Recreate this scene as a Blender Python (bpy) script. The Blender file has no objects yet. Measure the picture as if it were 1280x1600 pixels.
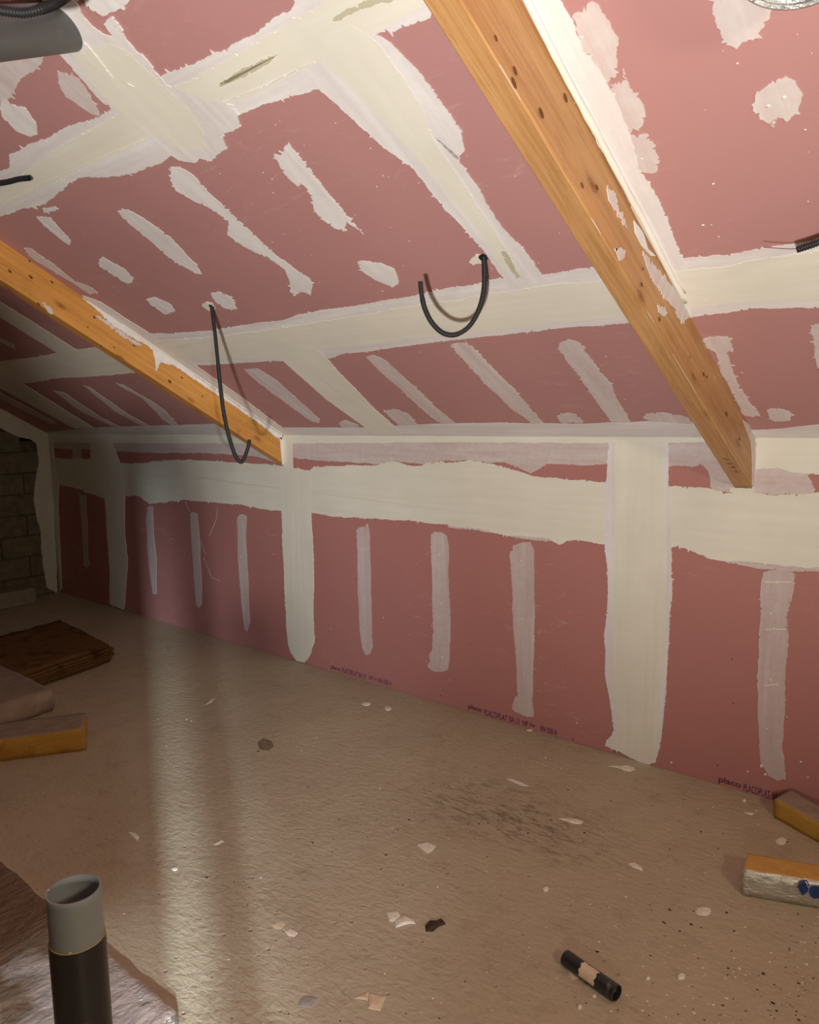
import bpy, bmesh, math, random
from mathutils import Vector, Matrix, noise
random.seed(7)
S = bpy.context.scene
COL = S.collection
# ------------------------------------------------------------------ camera
FPX, YAW, PITCH, ROLL = 1202.89, 0.712111, 0.125949, -0.018008
CAM = Vector((0, -3.39624, 1.68652))
EAVE, SLOPE = 1.56388, 0.523294
_F = Vector((-math.sin(YAW)*math.cos(PITCH), math.cos(YAW)*math.cos(PITCH), -math.sin(PITCH)))
_R = Vector((math.cos(YAW), math.sin(YAW), 0)); _U = _R.cross(_F)
R_ = _R*math.cos(ROLL) + _U*math.sin(ROLL); U_ = -_R*math.sin(ROLL) + _U*math.cos(ROLL)
cd = bpy.data.cameras.new('camera'); co = bpy.data.objects.new('camera', cd); COL.objects.link(co)
cd.sensor_fit = 'HORIZONTAL'; cd.sensor_width = 36; cd.lens = 36*FPX/1280; cd.clip_start = .02
M3 = Matrix((R_, U_, -_F)).transposed()
co.matrix_world = Matrix.Translation(CAM) @ M3.to_4x4()
S.camera = co
# ------------------------------------------------------------------ world, lamps, exposure
w = bpy.data.worlds.new('world'); S.world = w; w.use_nodes = True
w.node_tree.nodes['Background'].inputs[0].default_value = (1.0, .83, .66, 1)
w.node_tree.nodes['Background'].inputs[1].default_value = 0.03
S.view_settings.view_transform = 'Standard'; S.view_settings.look = 'None'
S.view_settings.exposure = 0.0; S.view_settings.gamma = 1.0; S.view_settings.use_curve_mapping = False

def lamp(name, kind, loc, target, energy, color, **kw):
    d = bpy.data.lights.new(name, kind); d.energy = energy; d.color = color
    for k, v in kw.items(): setattr(d, k, v)
    o = bpy.data.objects.new(name, d); COL.objects.link(o); o.location = loc
    o.rotation_euler = (Vector(target)-Vector(loc)).to_track_quat('-Z', 'Y').to_euler()
    return o
lamp('work_lamp', 'SPOT', (.36, -4.35, 1.08), (.36-4.8, -4.35+3.6, 4.5), 690, (1, .95, .87), shadow_soft_size=.055, spot_size=math.radians(136), spot_blend=1.0)
STREAK = Vector((2.25, -4.70, 1.45))
lamp('doorway_lamp', 'SPOT', STREAK, (-3.4, -1.42, 0), 2800, (.80, .93, 1), shadow_soft_size=.022, spot_size=math.radians(36), spot_blend=.5)

lamp('far_bay_lamp', 'SPOT', (1.96, -4.49, 1.40), (-5.3, -.4, .35), 420, (.82, .93, 1), shadow_soft_size=.02, spot_size=math.radians(34), spot_blend=.7)
lamp('floor_fill', 'POINT', (1.5, -2.9, 2.1), (0, 0, 0), 95, (1, .88, .62), shadow_soft_size=.15)  # added warm fill to brighten the floor, no real source
lamp('foil_corner_fill', 'SPOT', (-1.05, -4.0, 1.25), (-1.98, -2.66, 0), 120, (.86, .95, 1), shadow_soft_size=.03, spot_size=math.radians(22), spot_blend=.7)  # added narrow fill for the foil board's corner and the pipe top
# ------------------------------------------------------------------ geometry helpers
YN = Vector((0, -1, 0)); CN = Vector((0, -math.sin(SLOPE), -math.cos(SLOPE)))      # normals into the room
UP = Vector((0, -math.cos(SLOPE), math.sin(SLOPE)))                                 # up the slope
GX = -7.535; BXL = -4.04; BXR = -1.012
PLANES = {'wall': (Vector((0, 0, 0)), YN, Vector((1, 0, 0)), Vector((0, 0, 1))),
          'ceil': (Vector((0, 0, EAVE)), CN, Vector((1, 0, 0)), UP),
          'gable': (Vector((GX, 0, 0)), Vector((1, 0, 0)), Vector((0, 1, 0)), Vector((0, 0, 1))),
          'floor': (Vector((0, 0, 0)), Vector((0, 0, 1)), Vector((1, 0, 0)), Vector((0, 1, 0))),
          'beamL': (Vector((BXL, 0, 0)), Vector((1, 0, 0)), Vector((0, 1, 0)), Vector((0, 0, 1))),
          'beamR': (Vector((BXR, 0, 0)), Vector((1, 0, 0)), Vector((0, 1, 0)), Vector((0, 0, 1)))}
def ray(x, y): return _F + R_*((x-640)/FPX) + U_*((800-y)/FPX)
def hit(x, y, o, n):
    r = ray(x, y); return CAM + r*((o-CAM).dot(n)/r.dot(n))
def on(x, y, plane): o, n, a, b = PLANES[plane]; return hit(x, y, o, n)
def at_z(x, y, z): return hit(x, y, Vector((0, 0, z)), Vector((0, 0, 1)))
def at_depth(x, y, d): return CAM + ray(x, y)*d
C1=(0,0,3.2); C2=(350,0,3.2); C3=(650,0,2.0317); C4=(0,350,2.56); C5=(400,350,2.56); C6=(880,380,3.2)
C7=(0,600,2.56); C8=(400,640,2.56); W1=(880,740,2.8575); Z3=(0,580,4.21); Z6=(0,340,4.443); Z7=(1040,640,5.333); PX=(0,0,1)
def px(crop, pts): return [(crop[0]+x/crop[2], crop[1]+y/crop[2]) for x, y in pts]

def link(name, me, mat=None, parent=None):
    o = bpy.data.objects.new(name, me); COL.objects.link(o)
    if mat:
        for m in (mat if isinstance(mat, (list, tuple)) else [mat]): me.materials.append(m)
    if parent: o.parent = parent
    return o
def fin(bm, name, mat=None, parent=None, smooth=False):
    me = bpy.data.meshes.new(name); bm.normal_update(); bm.to_mesh(me); bm.free()
    if smooth:
        for p in me.polygons: p.use_smooth = True
    return link(name, me, mat, parent)
def empty(name, loc): 
    o = bpy.data.objects.new(name, None); COL.objects.link(o); o.location = loc; o.empty_display_size = .1
    return o
def tag(o, label=None, cat=None, group=None, kind=None):
    if label: o['label'] = label
    if cat: o['category'] = cat
    if group: o['group'] = group
    if kind: o['kind'] = kind
    return o
def place(o, root):
    """give o (vertices in world space) an origin at its thing's base"""
    o.data.transform(Matrix.Translation(-root)); o.location = root
    return o
def under(o, parent):
    """mesh in world space becomes a child of an unrotated empty"""
    o.data.transform(Matrix.Translation(-parent.location)); o.parent = parent
    return o
def box(bm, lo, hi, bevel=0):
    v = [bm.verts.new((x, y, z)) for x in (lo[0], hi[0]) for y in (lo[1], hi[1]) for z in (lo[2], hi[2])]
    f = [bm.faces.new([v[i] for i in q]) for q in ((0,1,3,2),(4,6,7,5),(0,4,5,1),(2,3,7,6),(0,2,6,4),(1,5,7,3))]
    if bevel:
        es = list({e for q in f for e in q.edges})
        bmesh.ops.bevel(bm, geom=es, offset=bevel, segments=1, affect='EDGES')
def patch_mesh(bm, plane, pts, layer, jag, step=.009, seed=0, h=None, teeth=.0):
    """irregular skim of compound, traced, lying on its real plane with its own thickness"""
    o, n, a, b = PLANES[plane]
    P = [on(x, y, plane) for x, y in pts]
    Q = [((p-o).dot(a), (p-o).dot(b)) for p in P]
    out = []
    for i in range(len(Q)):
        x0, y0 = Q[i]; x1, y1 = Q[(i+1) % len(Q)]
        L = math.hypot(x1-x0, y1-y0)
        k = max(1, min(160, int(L/(step*(.55 if teeth else 1)))))
        nx, ny = (y1-y0)/max(L, 1e-6), -(x1-x0)/max(L, 1e-6)
        for j in range(k):
            t = j/k; x = x0+(x1-x0)*t; y = y0+(y1-y0)*t
            q = Vector((x*9+seed*3.1, y*9, seed*1.7))
            d = noise.noise(q)*jag*2.2 + noise.noise(q*6)*jag*1.0 + (random.random()-.5)*jag*.55
            if teeth and random.random() < teeth: d += random.uniform(1.0, 3.2)*jag*random.choice((1, 1, -1))
            if j == 0: d *= .3
            out.append((x+nx*d, y+ny*d))
    hh = h if h else .0011 + .0005*layer + .000011*(len(bpy.data.objects) % 90)
    top = [bm.verts.new(o + a*x + b*y + n*hh) for x, y in out]
    bot = [bm.verts.new(o + a*x + b*y + n*.0002) for x, y in out]
    try: f = bm.faces.new(top)
    except ValueError: return
    f.normal_update()
    if f.normal.dot(n) < 0: f.normal_flip()
    m = len(top)
    bmesh.ops.triangulate(bm, faces=[f])
    for i in range(m):
        bm.faces.new((top[i], top[(i+1) % m], bot[(i+1) % m], bot[i]))
def patch(name, parent, plane, crop, pts, mat, layer=1, jag=.004, h=None, teeth=.0):
    bm = bmesh.new(); patch_mesh(bm, plane, px(crop, pts), layer, jag, seed=len(bpy.data.objects) % 97, h=h, teeth=teeth)
    return fin(bm, name, mat, parent)
def tube(bm, pts, rad, sides=12, cap=True, inner=None):
    """sweep; rad is a number or a function of arc length"""
    n = len(pts); rings = []; s = 0
    t0 = (pts[1]-pts[0]).normalized(); up = Vector((0, 0, 1)) if abs(t0.z) < .9 else Vector((1, 0, 0))
    u = t0.cross(up).normalized()
    for i, p in enumerate(pts):
        if i: s += (p-pts[i-1]).length
        t = (pts[min(i+1, n-1)]-pts[max(i-1, 0)]).normalized()
        u = (u - t*u.dot(t)).normalized(); v = t.cross(u)
        r = rad(s) if callable(rad) else rad
        rings.append([bm.verts.new(p + (u*math.cos(2*math.pi*k/sides) + v*math.sin(2*math.pi*k/sides))*r) for k in range(sides)])
    for i in range(n-1):
        for k in range(sides):
            bm.faces.new((rings[i][k], rings[i][(k+1) % sides], rings[i+1][(k+1) % sides], rings[i+1][k]))
    if cap:
        bm.faces.new(rings[0][::-1]); bm.faces.new(rings[-1])
    return rings
def spline(pts, n=160):
    """Catmull-Rom through the points, evenly resampled"""
    P = [pts[0]*2-pts[1]] + list(pts) + [pts[-1]*2-pts[-2]]; raw = []
    for i in range(1, len(P)-2):
        for j in range(24):
            t = j/24; a, b, c, d = P[i-1], P[i], P[i+1], P[i+2]
            raw.append(.5*((2*b)+(c-a)*t+(2*a-5*b+4*c-d)*t*t+(3*b-a-3*c+d)*t**3))
    raw.append(P[-2]); L = [0]
    for i in range(1, len(raw)): L.append(L[-1]+(raw[i]-raw[i-1]).length)
    out = []; k = 0
    for i in range(n):
        s = L[-1]*i/(n-1)
        while k < len(L)-2 and L[k+1] < s: k += 1
        t = (s-L[k])/max(1e-9, L[k+1]-L[k]); out.append(raw[k].lerp(raw[k+1], t))
    return out, L[-1]

# ------------------------------------------------------------------ materials
class NT:
    def __init__(s, name, rough=.7, metal=0, spec=.3):
        s.m = bpy.data.materials.new(name); s.m.use_nodes = True; s.t = s.m.node_tree
        s.b = s.t.nodes['Principled BSDF']; s.b.inputs['Roughness'].default_value = rough
        s.b.inputs['Metallic'].default_value = metal; s.b.inputs['Specular IOR Level'].default_value = spec
        s.tc = s.t.nodes.new('ShaderNodeTexCoord')
    def _in(s, sock, v):
        if isinstance(v, bpy.types.NodeSocket): s.t.links.new(v, sock)
        elif v is not None:
            if isinstance(v, tuple) and len(v) == 3 and sock.type == 'RGBA': v = (*v, 1)
            sock.default_value = v
    def map(s, scale=(1, 1, 1), rot=(0, 0, 0), loc=(0, 0, 0)):
        n = s.t.nodes.new('ShaderNodeMapping'); s.t.links.new(s.tc.outputs['Object'], n.inputs[0])
        n.inputs['Scale'].default_value = scale; n.inputs['Rotation'].default_value = rot; n.inputs['Location'].default_value = loc
        return n.outputs[0]
    def noise(s, vec, scale=5, detail=4, rough=.55, dist=0):
        n = s.t.nodes.new('ShaderNodeTexNoise'); s._in(n.inputs['Vector'], vec)
        for k, v in (('Scale', scale), ('Detail', detail), ('Roughness', rough), ('Distortion', dist)): n.inputs[k].default_value = v
        return n.outputs['Fac']
    def vor(s, vec, scale=5, rnd=1, out='Distance'):
        n = s.t.nodes.new('ShaderNodeTexVoronoi'); s._in(n.inputs['Vector'], vec); n.inputs['Scale'].default_value = scale
        n.inputs['Randomness'].default_value = rnd
        return n.outputs[out]
    def ramp(s, fac, stops, interp='LINEAR'):
        n = s.t.nodes.new('ShaderNodeValToRGB'); s._in(n.inputs[0], fac); e = n.color_ramp.elements; n.color_ramp.interpolation = interp
        while len(e) < len(stops): e.new(.5)
        for i, (p, c) in enumerate(stops):
            e[i].position = p; e[i].color = (*c, 1) if isinstance(c, tuple) else (c, c, c, 1)
        return n.outputs[0]
    def mix(s, fac, a, b, blend='MIX'):
        n = s.t.nodes.new('ShaderNodeMix'); n.data_type = 'RGBA'; n.blend_type = blend
        s._in(n.inputs[0], fac); s._in(n.inputs[6], a); s._in(n.inputs[7], b); return n.outputs[2]
    def math(s, op, a, b=0.0):
        n = s.t.nodes.new('ShaderNodeMath'); n.operation = op; s._in(n.inputs[0], a); s._in(n.inputs[1], b); return n.outputs[0]
    def bump(s, h, strength=.3, dist=.002, prev=None):
        n = s.t.nodes.new('ShaderNodeBump'); s._in(n.inputs['Height'], h); n.inputs['Strength'].default_value = strength
        n.inputs['Distance'].default_value = dist
        if prev: s._in(n.inputs['Normal'], prev)
        return n.outputs[0]
    def done(s, col=None, rough=None, nrm=None, alpha=None):
        if col is not None: s._in(s.b.inputs['Base Color'], col)
        if rough is not None: s._in(s.b.inputs['Roughness'], rough)
        if nrm is not None: s._in(s.b.inputs['Normal'], nrm)
        return s.m

PINK = (.46, .235, .232)
def board_mat(name, base):
    t = NT(name, .62, 0, .25); big = t.noise(t.map((.7, .7, .7)), 2.2, 3)
    c = t.mix(big, tuple(x*.94 for x in base), tuple(min(1, x*1.07) for x in base))
    # scuffs of dried compound and faint scratches rubbed over the paper
    sc = t.noise(t.map((3, 9, 9), (0, .5, .6)), 3.2, 6, .7, .6)
    m1 = t.ramp(sc, [(.57, 0.0), (.78, .6)])
    area = t.ramp(t.noise(t.map(), 1.3, 2), [(.48, 0.0), (.66, 1.0)])
    c = t.mix(t.math('MULTIPLY', m1, area), c, (.66, .50, .48))
    dots = t.ramp(t.vor(t.map(), 6.5), [(.0, 1.0), (.028, 1.0), (.036, 0.0)])
    c = t.mix(t.math('MULTIPLY', dots, .7), c, (.75, .66, .63))
    fine = t.noise(t.map(), 420, 2)
    return t.done(c, None, t.bump(fine, .12, .0006))
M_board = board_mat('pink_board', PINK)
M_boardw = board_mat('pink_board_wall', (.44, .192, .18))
def plaster(name, a, b, axis, under_=None, thin=0.0, rough=.8):
    t = NT(name, rough, 0, .2)
    sc = {'x': (1.1, 16, 16), 'z': (16, 16, 1.0), 's': (15, 1.1, 1.1)}[axis]
    st = t.noise(t.map(sc), 1.7, 6, .62, .15); bl = t.noise(t.map(), 3.4, 4)
    c = t.mix(t.ramp(st, [(.3, 0.0), (.7, 1.0)]), a, b)
    c = t.mix(t.ramp(bl, [(.35, 0.0), (.75, .5)]), c, tuple(x*.88 for x in a))
    if thin:
        k = t.math('ADD', t.math('MULTIPLY', st, .6), t.math('MULTIPLY', t.noise(t.map(), 26, 5, .7), .5))
        c = t.mix(t.ramp(k, [(.42, thin*1.25), (.68, thin*.35)]), c, under_)
    h = t.math('ADD', st, t.math('MULTIPLY', t.noise(t.map(), 90, 3), .25))
    return t.done(c, None, t.bump(h, .35, .0016))
CR_A, CR_B = (.745, .71, .625), (.805, .78, .70)
M_cx = plaster('compound_cream_x', CR_A, CR_B, 'x'); M_cz = plaster('compound_cream_z', CR_A, CR_B, 'z'); M_cs = plaster('compound_cream_s', CR_A, CR_B, 's')
LV_A, LV_B = (.75, .73, .73), (.84, .83, .84)
M_lx = plaster('compound_pale_x', LV_A, LV_B, 'x', PINK, .13); M_lz = plaster('compound_pale_z', LV_A, LV_B, 'z', PINK, .13); M_ls = plaster('compound_pale_s', LV_A, LV_B, 's', PINK, .13)
M_tx = plaster('compound_skim_x', (.66, .61, .60), (.71, .67, .66), 'x', PINK, .36); M_tz = plaster('compound_skim_z', (.60, .53, .52), (.66, .60, .59), 'z', PINK, .34)
M_ts = plaster('compound_skim_s', (.66, .61, .60), (.72, .68, .67), 's', PINK, .26)
M_old = plaster('compound_damp', (.50, .46, .33), (.58, .55, .42), 'x')

def wood(name, a, b, dark, axis='x'):
    t = NT(name, .48, 0, .35)
    g = t.noise(t.map((1.2, 42, 42)), 1.3, 5, .6, .5); g2 = t.noise(t.map((3, 120, 120)), 1.5, 3)
    c = t.mix(t.ramp(g, [(.32, 0.0), (.68, 1.0)]), a, b)
    c = t.mix(t.ramp(g2, [(.45, 0.0), (.75, .18)]), c, dark)
    kn = t.vor(t.map((3.4, 9, 9)), 1.0, 1.0)
    c = t.mix(t.ramp(kn, [(.03, .9), (.06, .5), (.085, .75), (.11, .25), (.20, .0)]), c, dark)
    ln = t.noise(t.map((.7, 15, 15)), 2.2, 6, .7, 1.2); c = t.mix(t.ramp(ln, [(.50, 0.0), (.535, .32), (.57, 0.0)]), c, dark)
    bl = t.noise(t.map((1, 3, 3)), 3, 4)
    c = t.mix(t.ramp(bl, [(.5, 0.0), (.8, .35)]), c, tuple(min(1, x*1.35) for x in b))
    return t.done(c, None, t.bump(t.math('ADD', g, t.math('MULTIPLY', g2, .5)), .35, .0012))
M_woodR = wood('spruce_beam', (.40, .205, .08), (.53, .295, .125), (.20, .075, .02))
M_woodL = wood('orange_beam', (.52, .235, .055), (.64, .31, .08), (.22, .08, .02))

def floor_mat():
    t = NT('screed', .72, 0, .28)
    n1 = t.noise(t.map(), 1.6, 5); n2 = t.noise(t.map((1, 1, 1), loc=(3, 2, 0)), 9, 6, .65); n3 = t.noise(t.map(), 70, 4, .7)
    c = t.mix(t.ramp(n1, [(.3, 0.0), (.7, 1.0)]), (.43, .37, .26), (.52, .46, .34))
    c = t.mix(t.ramp(n2, [(.52, 0.0), (.75, .55)]), c, (.31, .235, .145))
    c = t.mix(t.ramp(n3, [(.40, .45), (.58, 0.0)]), c, (.54, .46, .35))
    # scraped patch of dark dirt in the middle of the floor
    n = t.t.nodes.new('ShaderNodeVectorMath'); n.operation = 'DISTANCE'; t.t.links.new(t.map((.75, 1.5, 1)), n.inputs[0]); pc = on(800, 1275, 'floor'); n.inputs[1].default_value = (pc.x*.75, pc.y*1.5, 0)
    reg = t.ramp(n.outputs['Value'], [(.08, 1.0), (.5, 0.0)])
    scr = t.ramp(t.noise(t.map((7, 26, 1), (0, 0, .5)), 1.6, 6, .75, .8), [(.49, 0.0), (.60, 1.0)])
    c = t.mix(t.math('MULTIPLY', t.math('MULTIPLY', reg, scr), .75), c, (.115, .075, .05))
    specks = t.ramp(t.vor(t.map(), 17), [(.0, 1.0), (.045, 1.0), (.065, 0.0)])
    sel = t.ramp(t.vor(t.map(), 17, 1, 'Color'), [(.55, 0.0), (.6, 1.0)])
    c = t.mix(t.math('MULTIPLY', specks, sel), c, (.10, .06, .04))
    sp2 = t.ramp(t.vor(t.map(loc=(5, 3, 0)), 11), [(.0, 1.0), (.035, 1.0), (.06, 0.0)])
    c = t.mix(t.math('MULTIPLY', sp2, .6), c, (.60, .50, .41))
    lump = t.noise(t.map((1, 1.7, 1)), 26, 4, .6, .35)
    b = t.bump(lump, .8, .009); b = t.bump(t.noise(t.map(), 6, 3), .3, .01, b)
    pits = t.ramp(t.vor(t.map(loc=(1, 7, 0)), 13), [(.0, 0.0), (.06, .6), (.10, 1.0)])
    b = t.bump(pits, .9, .007, b); b = t.bump(n3, .25, .0015, b)
    return t.done(c, t.ramp(n2, [(.3, .6), (.7, .82)]), b)
M_floor = floor_mat()
def simple(name, col, rough=.6, metal=0, var=.12, nscale=30, bump=.2, bd=.002, spec=.3):
    t = NT(name, rough, metal, spec); n = t.noise(t.map(), nscale, 5, .6)
    c = t.mix(t.ramp(n, [(.3, 0.0), (.7, 1.0)]), tuple(x*(1-var) for x in col), tuple(min(1, x*(1+var)) for x in col))
    return t.done(c, None, t.bump(n, bump, bd))
M_block = simple('raw_block', (.20, .175, .115), .95, 0, .25, 14, .7, .006)
M_mortar = simple('mortar', (.13, .11, .075), .95, 0, .3, 25, .7, .005)
M_conduit = simple('black_conduit', (.017, .018, .021), .5, 0, .1, 40, .1, .001, .3)
M_hole_dark = simple('dark_opening', (.01, .01, .01), .9)  # black disc colour, painted as the shade inside the cable holes
M_chip = simple('plaster_crumb', (.80, .765, .665), .85, 0, .15, 60, .4, .002)
M_chipg = simple('grey_chip', (.36, .33, .31), .8, 0, .15, 60, .4, .002)
M_card = simple('tan_chip', (.70, .56, .40), .8, 0, .15, 40, .3, .002)
M_dirt = simple('dark_crumb', (.06, .038, .025), .95, 0, .3, 60, .5, .002)
M_ink = simple('blue_black_ink', (.10, .035, .085), .7, 0, .3, 60, 0)
M_rust = simple('red_wire', (.16, .05, .04), .5)

# ------------------------------------------------------------------ the setting
def struct(name, lo, hi, mat):
    bm = bmesh.new(); box(bm, lo, hi); o = fin(bm, name, mat); o['kind'] = 'structure'; return o
XR = 3.2
floor = struct('floor', (GX-.2, -6.2, -.12), (XR+.1, .12, 0), M_floor)
wall = struct('wall_back', (GX-.2, .0135, 0), (XR+.1, .12, EAVE+.1), M_mortar)
GAP = .0015
def board_w(x0, x1, z0, z1):
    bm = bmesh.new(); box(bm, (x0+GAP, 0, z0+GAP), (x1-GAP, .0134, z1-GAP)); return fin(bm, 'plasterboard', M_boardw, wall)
jx = [GX, -6.37, -3.94, -1.51, .92, XR]
for a, b in zip(jx, jx[1:]):
    board_w(a, b, 0, 1.2); 
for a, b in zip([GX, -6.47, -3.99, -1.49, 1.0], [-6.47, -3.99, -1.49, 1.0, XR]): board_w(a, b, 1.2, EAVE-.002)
# sloping ceiling: backing + boards
CM = Matrix((Vector((1, 0, 0)), UP, -CN)).transposed().to_4x4(); CM.translation = Vector((0, 0, EAVE))   # local x, along slope, outwards
bm = bmesh.new(); box(bm, (GX-.2, -.12, .0135), (XR+.1, 6.6, .11)); bm.transform(CM); ceil = fin(bm, 'ceiling', M_mortar); ceil['kind'] = 'structure'
rows = [(0, 1.03, [GX, -6.64, -3.02, -.52, 2.0, XR]), (1.03, 2.19, [GX, -4.93, -1.47, 1.03, XR]), (2.19, 3.35, [GX, -4.72, -2.24, .28, XR]), (3.35, 4.55, [GX, -5.9, -3.4, -.9, 1.6, XR]), (4.55, 6.5, [GX, -4.8, -2.3, .2, XR])]
for s0, s1, xs in rows:
    for a, b in zip(xs, xs[1:]):
        bm = bmesh.new(); box(bm, (a+GAP, s0+GAP, 0), (b-GAP, s1-GAP, .0134)); bm.transform(CM); fin(bm, 'plasterboard', M_board, ceil)
# gable end in raw blockwork
gable = struct('wall_left', (GX-.2, -6.2, 0), (GX-.012, .0, 1.55), M_mortar)
bm = bmesh.new(); hgt = lambda y: EAVE - y*math.tan(SLOPE)
ps = [(GX-.2, 0, 1.5), (GX-.2, -6.2, 1.5), (GX-.2, -6.2, hgt(-6.2)), (GX-.2, 0, EAVE)]
v0 = [bm.verts.new(p) for p in ps]; v1 = [bm.verts.new((GX-.012, p[1], p[2])) for p in ps]
bm.faces.new(v0); bm.faces.new(v1[::-1])
for i in range(4): bm.faces.new((v0[i], v1[i], v1[(i+1) % 4], v0[(i+1) % 4]))
bmesh.ops.recalc_face_normals(bm, faces=bm.faces); fin(bm, 'gable_mortar', M_mortar, gable)
for r in range(18):
    z0 = r*.2; off = .25 if r % 2 else 0
    for k in range(9):
        y1 = -.02 - k*.5 + off; y0 = y1-.488; y1 = min(y1, -.02)
        if y1-y0 < .05 or z0+.19 > hgt(y1): continue
        d = random.uniform(-.004, .004)
        bm = bmesh.new(); box(bm, (GX-.02, y0, z0+.006), (GX+.002+d, y1, z0+.194), .004)
        fin(bm, 'concrete_block', M_block, gable)
# unseen light blockers added behind the photographer
def upright(name, p, q, thick, z0, z1, mat):
    d = Vector((q[0]-p[0], q[1]-p[1], 0)); L = d.length; bm = bmesh.new(); box(bm, (0, 0, z0), (L, thick, z1)); o = fin(bm, name, mat)
    o.location = (p[0], p[1], 0); o.rotation_euler = (0, 0, math.atan2(d.y, d.x)); o['kind'] = 'structure'; return o
upright('blocker_wall', (-.50, -3.665), (-1.05, -4.9), .08, 0, 1.167, M_block)            # unseen low blocker added to darken the far left
upright('blocker_4', (-.62, -3.77), (-1.13, -4.9), .06, 1.168, 1.35, M_block)  # taller blocker added to shade the ceiling past the left beam
bm = bmesh.new(); tube(bm, [Vector((.36, -4.35, z)) for z in (0, .6, 1.0, 1.042)], lambda s: .02 if s < .99 else .16, 32); lp = fin(bm, 'blocker_5', M_block); lp['kind'] = 'structure'   # added lamp stand; its tray blocks the beam from the floor
upright('blocker_6', (-.40, -3.60), (-.53, -3.70), .06, 0, .965, M_block)  # added low blocker, keeps the work lamp off the upright pipe
upright('blocker_1', (.93, -3.94), (.50, -4.68), .06, 0, 2.2, M_block)                     # added blocker, gives the floor streak its sharp left edge
upright('blocker_3', (STREAK.x-.29, STREAK.y+.02), (STREAK.x-.10, STREAK.y+.32), .02, 1.432, 2.3, M_block)  # added header that stops the streak light spilling upwards
pp = STREAK + Vector((-math.sin(math.radians(58.75)), math.cos(math.radians(58.75)), 0))
upright('blocker_7', (pp.x, pp.y), (pp.x+.012, pp.y+.018), .012, 0, 2.4, M_block)  # thin post added to dim a band within the streak
az = math.radians(58.2); jp = STREAK + Vector((-math.sin(az), math.cos(az), 0))*.30
upright('blocker_2', (jp.x, jp.y), (jp.x+math.cos(az)*.35, jp.y+math.sin(az)*.35), .04, 0, 2.4, M_block)  # blocker added near the lamp for the streak's soft right side
# ------------------------------------------------------------------ jointing compound on the ceiling
K = 'joint_compound'; FP = 'filler_patch'
cp = lambda name, crop, pts, mat, layer=1, jag=.004: patch(name, ceil, 'ceil', crop, pts, mat, layer, jag, None, .05)
wp = lambda name, crop, pts, mat, layer=1, jag=.004: patch(name, wall, 'wall', crop, pts, mat, layer, jag, None, .05)
# first horizontal joint, right across
cp(K, PX, [(195,528),(230,521),(273,521),(332,516),(391,506),(441,500),(466,491),(556,477),(650,461),(705,450),(752,444),(783,434),(802,438),(845,430),(900,420),(960,414),(1030,408),(1070,403),(1150,395),(1280,372),(1480,345),
 (1480,465),(1280,480),(1239,480),(1177,481.5),(1130,488),(1089,494),(1040,499),(977,505),(900,510),(810,520),(751,526),(693,533.6),(619,541),(583,548),(540,551),(517,559),(501,556),(439,564),(391,565),(332,569.5),(297,571),(250,574)], M_lx, 1, .004)
cp(K, PX, [(240,532),(330,526),(450,510),(560,492),(660,475),(760,459),(870,443),(990,432),(1090,420),(1280,390),(1480,362),(1480,450),(1280,466),(1150,471),(1060,482),(970,494),(860,503),(740,518),(640,527),(520,543),(430,556),(340,560),(270,562)], M_cx, 4, .004)
cp(K, PX, [(-90,575),(0,565),(54,558),(90,550),(119,546),(150,542),(240,530),(290,570),(250,578),(202,583),(166,586.5),(126,588.7),(90,591),(34,600),(0,602),(-90,612)], M_cx, 1, .004)
# cross joints of the lowest row
cp(K, PX, [(439,560),(460,545),(500,548),(548,600),(595,647),(630,678),(584,678),(572,668),(509,623)], M_cs, 3, .003)
cp(K, PX, [(-40,583),(34,598),(148,669),(116,669),(0,606),(-40,590)], M_cs, 2, .003)
cp(K, PX, [(-40,600),(0,613),(40,634),(87,660),(80,662),(30,638),(0,622),(-40,606)], M_ts, 2, .002)
# cross joints of the second row
cp(K, PX, [(-60,435),(0,470),(119,546),(90,551),(0,495),(-60,462)], M_cs, 2, .003)
cp(K, PX, [(500,138),(537,172),(569,203),(600,231),(647,262),(694,325),(722,352),(751,385),(783,428),(795,446),(850,440),(847,430),(841,420),(814,385),(783,350),(750,297),(719,250),(681,215),(710,238),(718,248),(727,233),(719,200),(706,178),(662,119),(612,66),(590,52),(520,70),(470,110)], M_ls, 3, .004)
cp(K, C2, [(470,270),(540,330),(680,480),(830,640),(930,740),(1100,940),(1230,1100),(1330,1230),(1400,1350),(1480,1350),(1360,1150),(1250,1000),(1130,800),(1050,690),(1000,560),(900,380),(760,200),(650,120),(520,160)], M_cs, 6, .003)
# second horizontal joint
cp(K, PX, [(-90,310),(-20,280),(14,262),(14,241),(44,225),(94,203),(169,172),(219,147),(253,120),(281,103),(300,101),(344,81),(400,50),(425,31),(458,9),(459,-2),(530,-40),(700,-80),(760,-60),(690,0),(672,28),(653,30),(619,47),(587,53),(570,110),(500,139),(459,150),(412,162),(375,177),(350,200),(262,247),(219,265),(184,275),(156,275),(125,278),(109,287),(78,312),(47,325),(0,336),(-90,362)], M_lx, 1, .005)
cp(K, PX, [(-90,345),(0,300),(53,258),(109,219),(175,184),(219,162),(262,137),(300,125),(400,67),(440,42),(515,-2),(600,-50),(740,-90),(720,-40),(662,10),(594,44),(560,80),(500,94),(444,112),(350,160),(319,175),(228,216),(156,250),(112,272),(62,291),(0,322),(-90,368)], M_cx, 5, .003)
cp('tape_ridge', C1, [(20,1010),(160,940),(350,850),(560,760),(735,685),(733,695),(560,772),(350,862),(160,955),(20,1022)], M_cx, 10, .001)
cp('tape_ridge', C2, [(0,505),(200,430),(450,300),(455,308),(210,440),(0,517)], M_cx, 10, .001)
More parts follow.
